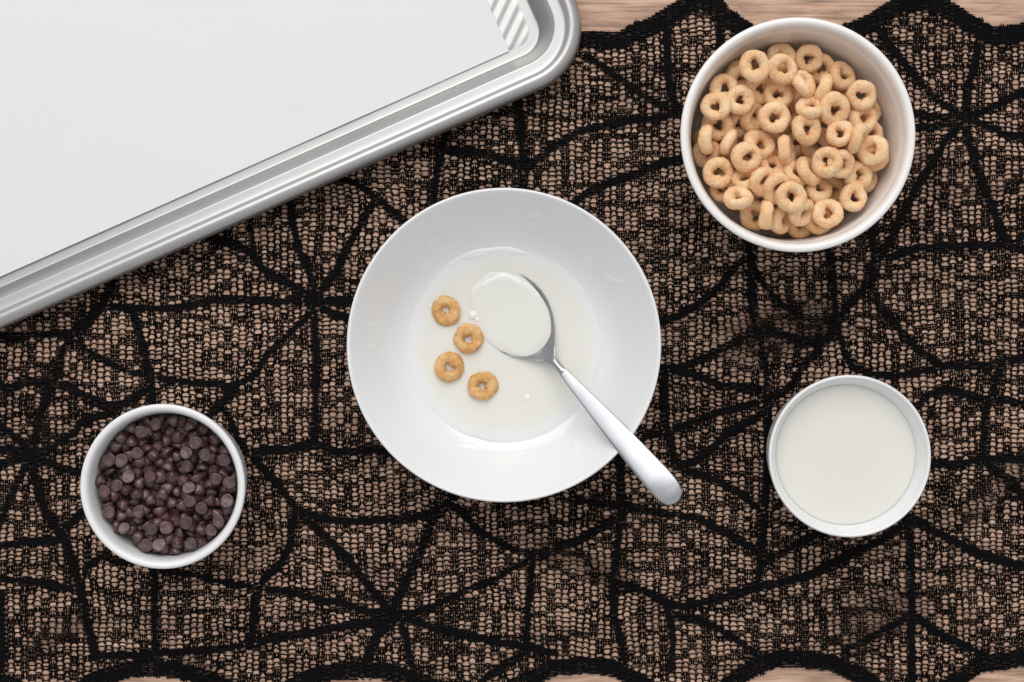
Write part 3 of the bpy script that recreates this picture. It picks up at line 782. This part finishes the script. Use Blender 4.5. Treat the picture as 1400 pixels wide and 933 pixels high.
# (u, v in the 2.917x enlargement of the photo from x=920), layer, pose
# pose: 'f' flat with tilt (tilt deg, bearing deg the face leans to), 'e' on edge (long axis bearing deg, lean)
RINGS = [
 (250,280,0,'f',20,180),(270,320,0,'f',15,200),(385,320,0,'f',25,0),(430,212,0,'f',20,90),(590,275,0,'f',20,270),(345,355,0,'f',25,330),(205,355,0,'f',15,100),
 (265,495,0,'f',30,300),(655,375,0,'f',20,60),(795,435,0,'f',20,0),(785,535,0,'f',25,30),(395,580,0,'f',30,60),(130,610,0,'f',25,200),(395,665,0,'f',35,80),
 (510,635,0,'f',30,90),(245,740,0,'f',30,250),(180,765,0,'f',20,220),(335,810,0,'f',30,300),(325,870,0,'f',25,240),(510,900,0,'f',25,280),(590,890,0,'f',15,270),
 (635,760,0,'f',30,300),(765,715,0,'f',20,0),(600,500,0,'f',25,0),(460,450,0,'f',25,0),(820,630,0,'f',18,300),(570,575,0,'f',20,290),(375,860,0,'e',90,75),(530,395,0,'f',50,270),
 (418,380,1,'f',12,90),(180,500,1,'f',14,200),(320,465,1,'f',30,340),(520,335,1,'e',130,55),(755,475,1,'f',22,20),(120,560,1,'e',90,78),(290,715,1,'f',35,120),
 (490,695,1,'f',38,40),(580,755,1,'f',30,60),(735,700,1,'f',25,330),(672,655,1,'f',25,330),(345,580,1,'f',22,50),(440,273,1,'f',6,300),(320,270,1,'f',8,210),(541,238,1,'f',16,230),
 (675,305,1,'f',30,40),(750,383,2,'f',14,300),(600,360,2,'e',70,80),(535,440,2,'f',42,90),(648,435,2,'f',20,300),(268,400,2,'f',14,330),(150,417,2,'f',12,180),
 (225,570,2,'e',70,72),(450,598,2,'e',97,68),(295,628,2,'f',16,320),(183,688,2,'f',8,300),(250,803,2,'f',45,90),(428,872,2,'e',80,58),(515,845,2,'e',50,50),
 (540,680,2,'e',128,50),(360,725,2,'f',28,330),(525,523,2,'f',18,20),(795,600,2,'f',28,160),(720,790,2,'f',12,20),(618,853,2,'f',12,120),(672,530,2,'f',22,110),
 (403,470,2,'f',5,0),(620,645,2,'f',28,190),(415,750,2,'f',28,320),(735,550,3,'e',65,78),(470,785,3,'f',14,350),
]
def ring_matrix(pose, p1, p2, spin):
    if pose == 'f':
        ax = Vector((math.cos(math.radians(p2)), math.sin(math.radians(p2)), 0)).cross(Vector((0, 0, 1)))
        return Matrix.Rotation(-math.radians(p1), 3, ax) @ Matrix.Rotation(spin, 3, 'Z')
    # on edge: bearing of the long axis in the picture (90 = upright), lean p2
    ax = Vector((math.cos(math.radians(p1)), math.sin(math.radians(p1)), 0))
    return Matrix.Rotation(math.radians(p2), 3, ax) @ Matrix.Rotation(spin, 3, 'Z')
cx1, cy1 = rcup.location.x, rcup.location.y
pile = Pile(); items = []
FL1 = 0.0335
# under layer, seen only through the gaps
for k in range(46):
    best = None
    for t in range(14):
        a, q = rng.uniform(0, 6.283), 0.0305 * math.sqrt(rng.random())
        M = Euler((rng.uniform(-.5, .5), rng.uniform(-.5, .5), rng.uniform(0, 6))).to_matrix()
        of, rd = ring_spheres(M)
        z = pile.rest(of, rd * 0.9, cx1 + q * math.cos(a), cy1 + q * math.sin(a), FL1 - 0.008)
        if best is None or z < best[0]: best = (z, cx1 + q * math.cos(a), cy1 + q * math.sin(a), M, of, rd)
    z, x, y, M, of, rd = best
    pile.put(of, rd * 0.9, x, y, z); items.append((x, y, z, M, 'under'))
for (u, v_, lay, pose, p1, p2) in sorted(RINGS, key=lambda q: q[2]):
    M = ring_matrix(pose, p1, p2, rng.uniform(0, 6.28)); of, rd = ring_spheres(M)
    z = 0.045
    for it in range(3):
        x, y, _ = P(920 + u / 2.917, v_ / 2.917, z)
        dx, dy = x - cx1, y - cy1; d = math.hypot(dx, dy); lim = 0.0375 - (0.0055 if pose == 'f' else 0.0045)
        if d > lim: x, y = cx1 + dx / d * lim, cy1 + dy / d * lim
        z = pile.rest(of, rd * 0.86, x, y, FL1 + 0.004)
    z = min(z, 0.0550 if lay < 3 else 0.0565)
    pile.put(of, rd * 0.86, x, y, z); items.append((x, y, z, M, pose if pose == 'e' else ('tilted' if p1 > 20 else 'flat')))

SECT = ['right', 'upper right', 'upper', 'upper left', 'left', 'lower left', 'lower', 'lower right']
ORD = ['first', 'second', 'third', 'fourth', 'fifth', 'sixth', 'seventh', 'eighth', 'ninth', 'tenth', 'eleventh', 'twelfth', 'thirteenth', 'fourteenth', 'fifteenth', 'sixteenth', 'seventeenth', 'eighteenth', 'nineteenth', 'twentieth']
def place_labels(entries, cx, cy, rmax, make):
    """entries (x, y, z, kind) -> unique labels from pose, place in the dish and order from the left"""
    groups = {}
    for k, (x, y, z, kind) in enumerate(entries):
        d = math.hypot(x - cx, y - cy) / rmax
        s = SECT[int(((math.degrees(math.atan2(y - cy, x - cx)) + 22.5) % 360) // 45)]
        where = 'at the middle of the pile' if d < 0.24 else ('%s of the middle' % ('above' if s == 'upper' else 'below' if s == 'lower' else s) if d < 0.66 else 'by the %s wall' % s)
        where = where.replace('above of', 'above').replace('below of', 'below')
        groups.setdefault((kind, where), []).append(k)
    lab = {}
    for (kind, where), ks in groups.items():
        ks.sort(key=lambda k: entries[k][0])
        for n, k in enumerate(ks):
            pos = '' if len(ks) == 1 else (' leftmost' if n == 0 else (' rightmost' if n == len(ks) - 1 else ' %s from the left' % ORD[n]))
            lab[k] = make(kind, where) + (',' + pos if pos else '')
    return lab
def ring_words(kind, where):
    w = {'under': 'oat ring half buried in shade', 'e': 'oat ring standing on edge', 'tilted': 'leaning oat ring', 'flat': 'flat lying oat ring'}[kind]
    return '%s %s' % (w, where)
labs = place_labels([(x, y, z, kd) for (x, y, z, M, kd) in items], cx1, cy1, 0.036, ring_words)
for k, (x, y, z, M, kd) in enumerate(items):
    o = link('oat_ring', ring_meshes[k % 9]); o.location = (x, y, z)
    o.rotation_euler = M.to_euler(); q_ = rng.uniform(0.93, 1.06); o.scale = (q_ * rng.uniform(0.94, 1.05), q_, q_ * rng.uniform(0.88, 1.08))
    tag(o, labs[k], 'cereal', 'oat rings heaped in the warm white dish')

# ------------------------------------------------------------------ chocolate chips
def chip_mesh(name, seed):
    r = random.Random(seed)
    h = r.uniform(3.2, 4.1); R = r.uniform(2.45, 2.78)
    pr = smooth_profile([(0, -1.42), (R * 0.6, -1.46), (R * 0.84, -1.56), (R * 0.95, -1.42), (R, -1.0), (R * 0.985, -0.3), (R * 0.86, 0.55), (R * 0.62, 1.35), (R * 0.36, 2.0), (R * 0.16, 2.5), (0.0, h - 1.35)], 2)
    v, f = lathe([(a * MM, b * MM) for a, b in pr], 20)
    q = np.arctan2(v[:, 1], v[:, 0])
    k = 1 + 0.05 * np.sin(q * 2 + r.uniform(0, 6)) + 0.03 * np.sin(q * 3 + r.uniform(0, 6))
    v[:, 0] *= k; v[:, 1] *= k
    t = np.maximum(v[:, 2], 0) / 0.0025
    v[:, 0] += t * t * r.uniform(-0.0006, 0.0006); v[:, 1] += t * t * r.uniform(-0.0006, 0.0006)
    v += 0.00009 * np.stack([vnoise(v[:, 1] + seed, v[:, 2], 0.0009, 310), vnoise(v[:, 2] + seed, v[:, 0], 0.0009, 311), vnoise(v[:, 0], v[:, 1] + seed, 0.0009, 312)], -1)
    me = mesh_np(name, v, f); me.materials.append(M_choc); return me
chips = [chip_mesh('chocolate_chip', k) for k in range(7)]
def chip_spheres(M):
    a = np.arange(7) / 7 * 2 * math.pi
    p = [(1.5 * math.cos(t), 1.5 * math.sin(t), -0.65) for t in a] + [(0, 0, 0.1), (0, 0, 1.6)]
    rd = np.array([0.9] * 7 + [1.65, 0.5]) * MM
    return np.array([list(M @ Vector(q) * MM) for q in p]), rd
cx3, cy3 = ccup.location.x, ccup.location.y
pile = Pile(); citems = []
def drop_chip(x, y, M, kd, sh=0.94, floor=0.0218):
    of, rd = chip_spheres(M); z = pile.rest(of, rd * sh, x, y, floor)
    pile.put(of, rd * sh, x, y, z); citems.append((x, y, z, M, kd))
def rand_chip(n, rmax, kinds, tries=16):
    for k in range(n):
        best = None
        for t in range(tries):
            a, q = rng.uniform(0, 6.283), rmax * math.sqrt(rng.random())
            kd = rng.choice(kinds)
            if kd == 'up': M = Euler((rng.uniform(-.5, .5), rng.uniform(-.5, .5), rng.uniform(0, 6))).to_matrix()
            elif kd == 'side': M = Matrix.Rotation(rng.uniform(0, 6.28), 3, 'Z') @ Matrix.Rotation(rng.uniform(1.0, 1.9), 3, 'X')
            else: M = Matrix.Rotation(rng.uniform(0, 6.28), 3, 'Z') @ Matrix.Rotation(rng.uniform(2.5, 3.6), 3, 'X')
            of, rd = chip_spheres(M)
            x, y = cx3 + q * math.cos(a), cy3 + q * math.sin(a)
            z = pile.rest(of, rd * 0.94, x, y, 0.0218)
            if best is None or z < best[0]: best = (z, x, y, M, kd, of, rd)
        z, x, y, M, kd, of, rd = best
        pile.put(of, rd * 0.94, x, y, z); citems.append((x, y, z, M, kd))
rand_chip(112, 0.0258, ['up', 'side', 'down', 'side'], 40)
rand_chip(140, 0.0262, ['up', 'side', 'side', 'up'], 60)
DISCS = [(635,240),(585,297),(675,305),(590,362),(403,410),(248,335),(331,296),(283,420),(230,462),(594,475),(603,540),(657,573),(340,595),(480,675),(583,650),(183,598),
         (160,490),(268,682),(608,762),(445,765),(378,765),(797,540),(775,330),(705,690),(738,425),(408,682),(752,645),(808,445),(355,185),(188,332),(430,150)]
for (u, v_) in DISCS:
    M = Matrix.Rotation(rng.uniform(0, 6.28), 3, 'Z') @ Matrix.Rotation(math.pi + rng.uniform(-.45, .45), 3, 'X')
    x, y, _ = P(100 + u / 3.732, 540 + v_ / 3.732, 0.030)
    dx, dy = x - cx3, y - cy3; d = math.hypot(dx, dy)
    if d > 0.0250: x, y = cx3 + dx / d * 0.0250, cy3 + dy / d * 0.0250
    drop_chip(x, y, M, 'down')
citems = [(x, y, min(z, 0.0355), M, kd) for (x, y, z, M, kd) in citems]
# leave out those buried under others (the photograph shows nothing of them)
P_ = np.array([(c[0], c[1], c[2]) for c in citems]); keep = []
for k in range(len(citems)):
    above = (P_[:, 2] > P_[k, 2] + 0.0042) & (np.hypot(P_[:, 0] - P_[k, 0], P_[:, 1] - P_[k, 1]) < 0.0024)
    if above.sum() < 2: keep.append(k)
citems = [citems[k] for k in keep]
def chip_words(kd, where):
    w = {'up': 'dark chip with its point up', 'side': 'dark chip lying on its side', 'down': 'dark chip with flat base up', 'low': 'dark chip down in the shade'}[kd]
    return '%s %s' % (w, where)
zmed = sorted(c[2] for c in citems)[int(len(citems) * 0.45)]
ents = [(x, y, z, 'low' if z < zmed else kd) for (x, y, z, M, kd) in citems]
labs = place_labels(ents, cx3, cy3, 0.0265, chip_words)
for k, (x, y, z, M, kd) in enumerate(citems):
    o = link('chocolate_chip', chips[k % 7]); o.location = (x, y, z); o.rotation_euler = M.to_euler(); q_ = rng.uniform(0.90, 1.01); o.scale = (q_, q_ * rng.uniform(0.94, 1.04), q_ * rng.uniform(0.88, 1.1))
    tag(o, labs[k], 'chocolate chip', 'chocolate chips heaped in the small dish')

# ------------------------------------------------------------------ spoon
# stations: photo position of the centre line, height, half width (px), cup depth (mm), crown, roll
ax_i = np.array([0.662, 0.749]); pr_i = np.array([0.749, -0.662])      # along the handle / towards the upper right
tip = np.array([655.0, 379.0])
ST = []
def st(s, z, w, cup, crown=0.0, off=0.0, th=1.2, roll=0.0): ST.append((s, z, w, cup, crown, off, th, roll))
st(0.0, 13.0, 1.5, 0.0, th=0.5); st(2.2, 13.1, 14, 0.6, th=0.8); st(7, 13.3, 24, 1.8, th=1, roll=0.2); st(16, 13.6, 35.5, 3.2, th=1, roll=0.5); st(30, 14.0, 45.5, 4.6, th=1, roll=0.8)
st(48, 14.5, 51, 5.0, th=1, roll=1.0); st(68, 14.9, 52, 5.2, th=1, roll=0.95); st(88, 15.35, 48.5, 4.8, th=1, roll=0.7); st(106, 15.9, 41, 4.2, th=1, roll=0.5); st(121, 16.6, 31, 2.9, th=1.1, roll=0.4)
st(133, 17.6, 20.5, 1.6, th=1.3, roll=0.2); st(143, 18.9, 12.0, 0.6, -0.3, th=1.6, roll=0.1); st(152, 20.3, 7.2, 0.0, -0.8, th=2.0); st(162, 21.8, 5.6, 0.0, -0.9, th=2.2); st(171, 23.1, 5.6, 0, -0.7, th=2.2)
st(175, 23.7, 6.2, 0, -0.10, th=2.3); st(200, 27.0, 8.4, 0, -0.10, th=2.1); st(240, 32.4, 11.8, 0, -0.12, th=2.0); st(280, 37.6, 14.8, 0, -0.2, th=1.8); st(310, 41.0, 16.8, 0, -0.35, th=1.7)
st(340, 44.0, 18.2, 0, -0.35, th=1.7); st(372, 46.8, 19.4, 0, -0.35, th=1.7); st(388, 47.8, 18.6, 0, -0.3, th=1.6); st(399, 48.2, 16.0, 0, -0.4, th=1.5); st(407, 48.4, 10.0, 0, -0.2, th=1.4); st(410, 48.5, 1.5, 0, 0, th=1.0)
A_ = np.array(ST)
ss = np.concatenate([[0, 0.15, 0.4, 0.8, 1.4, 2.2, 3.2, 4.4], np.linspace(6, 30, 16), np.linspace(31.5, 180, 80), np.linspace(183, 370, 50), np.linspace(372, 410, 28)])
def cr(col):
    xs, ys = A_[:, 0], A_[:, col]
    m = np.gradient(ys, xs)
    k = np.clip(np.searchsorted(xs, ss, side='right') - 1, 0, len(xs) - 2)
    h = xs[k + 1] - xs[k]; t = (ss - xs[k]) / h
    sl = (ys[k + 1] - ys[k]) / h
    m0 = m[k]; m1 = m[k + 1]
    lim = 3 * np.abs(sl)
    m0 = np.where(m0 * sl <= 0, 0, np.sign(sl) * np.minimum(np.abs(m0), lim)); m1 = np.where(m1 * sl <= 0, 0, np.sign(sl) * np.minimum(np.abs(m1), lim))
    return (2 * t ** 3 - 3 * t ** 2 + 1) * ys[k] + (t ** 3 - 2 * t ** 2 + t) * h * m0 + (-2 * t ** 3 + 3 * t ** 2) * ys[k + 1] + (t ** 3 - t ** 2) * h * m1
zz, ww, cc, kk, th, ro = cr(1), cr(2), cr(3), cr(4), cr(6), cr(7)
ww = np.where(ss < 68, 52 * np.sqrt(np.clip(1 - ((68 - ss) / 68.0) ** 2, 0.0005, 1)), ww)
nv = 26
sp = thing('teaspoon', P(757, 495, 0.018), 'steel teaspoon resting in the large bowl with its handle over the rim', 'spoon')
def spoon_part(name, lo, hi, end_lo, end_hi):
    ids = [k for k in range(len(ss)) if lo <= ss[k] <= hi]
    V = []
    for k in ids:
        z0 = zz[k]; base = tip + ax_i * ss[k]
        ringp = []
        for q in range(nv + 1):
            v_ = -1 + 2 * q / nv; v_ = math.sin(v_ * math.pi / 2)
            z = z0 - cc[k] * (1 - abs(v_) ** 2.2) - kk[k] * (1 - v_ * v_) + ro[k] * v_
            e = max(0, (abs(v_) - 0.86) / 0.14)
            ringp.append((v_, z - 0.25 * e * e * (0.5 if cc[k] > 0.5 else 1.0)))
        for q in range(nv + 1):
            v_ = 1 - 2 * q / nv; v_ = math.sin(v_ * math.pi / 2)
            z = z0 - cc[k] * (1 - abs(v_) ** 2.2) * 1.0 - kk[k] * (1 - v_ * v_) * 0.2 + ro[k] * v_ - th[k] * (1 - 0.45 * abs(v_) ** 3)
            ringp.append((v_ * 0.985, z))
        for (v_, z) in ringp:
            p = base + pr_i * v_ * ww[k]
            w = P(p[0], p[1], z * MM); V.append((w[0] - sp.location.x, w[1] - sp.location.y, w[2] - sp.location.z))
    m = 2 * (nv + 1); n = len(ids); F = []
    for a in range(n - 1):
        for q in range(m):
            q2 = (q + 1) % m
            F.append((a * m + q, (a + 1) * m + q, (a + 1) * m + q2, a * m + q2))
    bf = Buf(); bf.add(V, F)
    me = bf.mesh(name)
    extra = []
    import bmesh
    bm = bmesh.new(); bm.from_mesh(me); bm.verts.ensure_lookup_table()
    if end_lo: bm.faces.new([bm.verts[q] for q in range(m)])
    if end_hi: bm.faces.new([bm.verts[(n - 1) * m + q] for q in range(m)][::-1])
    bm.normal_update(); bm.to_mesh(me); bm.free()
    link(name, me, M_steel, sp)
cut1, cut2 = ss[np.argmin(abs(ss - 140))], ss[np.argmin(abs(ss - 174))]
spoon_part('spoon_bowl', 0, cut1 + 1e-6, True, False)
spoon_part('neck', cut1 - 1e-6, cut2 + 1e-6, False, False)
spoon_part('handle', cut2 - 1e-6, 420, False, True)
# milk held in the spoon
bf = Buf(); V = []; ids = [k for k in range(len(ss)) if 0 <= ss[k] <= 132]
nq = 30
for n_, k in enumerate(ids):
    base = tip + ax_i * ss[k]
    for q in range(nq + 1):
        v_ = -1 + 2 * q / nq
        s_ = ss[k] / 132.0
        edge = max(abs(v_), abs(2 * s_ - 1))
        z = 15.45 + 0.5 * s_ - 0.6 * max(0, (edge - 0.72) / 0.28) ** 2 - 0.15 * edge ** 2 + 0.2 * max(0, v_) * max(0, 1 - abs(2 * s_ - 1.1)) - 0.35 * (1 - s_) ** 2
        ww_ = ww[k] * (0.955 if v_ < 0 else 0.90)
        p = base + pr_i * v_ * ww_ ; w = P(p[0], p[1], z * MM); V.append(w)
V = np.array(V); c0 = V.mean(0); m = nq + 1
i = np.arange(len(ids) - 1)[:, None] * m; j = np.arange(nq)[None, :]
F = np.stack([i + j, i + m + j, i + m + j + 1, i + j + 1], -1).reshape(-1, 4)
bf.add(V - c0, F)
o = link('spoonful_of_milk', bf.mesh('spoonful_of_milk'), M_milk2, None, tuple(c0))
tag(o, 'milk brimming in the bowl of the teaspoon', 'milk')

crescent('highlight_arc', [(658, 393), (672, 384), (690, 380), (706, 386), (718, 400)], 6.0, 0.0152, 'short white highlight crescent modelled at the tip of the teaspoon', 0.35)  # edge highlight of the spoon's milk, modelled as a white ridge
# small bubbles and drops on the milk
def drop(u, v_, z, r, lab, h=0.5):
    pr = [(r * math.cos(t), r * h * math.sin(t)) for t in np.linspace(0, math.pi / 2, 7)]
    v, f = lathe([(max(a, 0) * MM, b * MM) for a, b in pr], 16)
    bf = Buf(); bf.add(v, f); o = link('milk_bubble', bf.mesh('milk_bubble'), M_film_glint, None, P(u, v_, z)); return tag(o, lab, 'bubble')
drop(647, 431, 0.0146, 1.9, 'larger of two pale bubbles between the floating oat rings and the spoon', 0.6)
drop(653, 437, 0.0146, 1.3, 'smaller of two pale bubbles between the floating oat rings and the spoon', 0.6)
drop(588, 419, 0.0146, 0.9, 'tiny milk bubble left of the uppermost floating oat ring', 0.6)
drop(721, 544, 0.0146, 1.4, 'pale milk bubble below the neck of the spoon', 0.4)
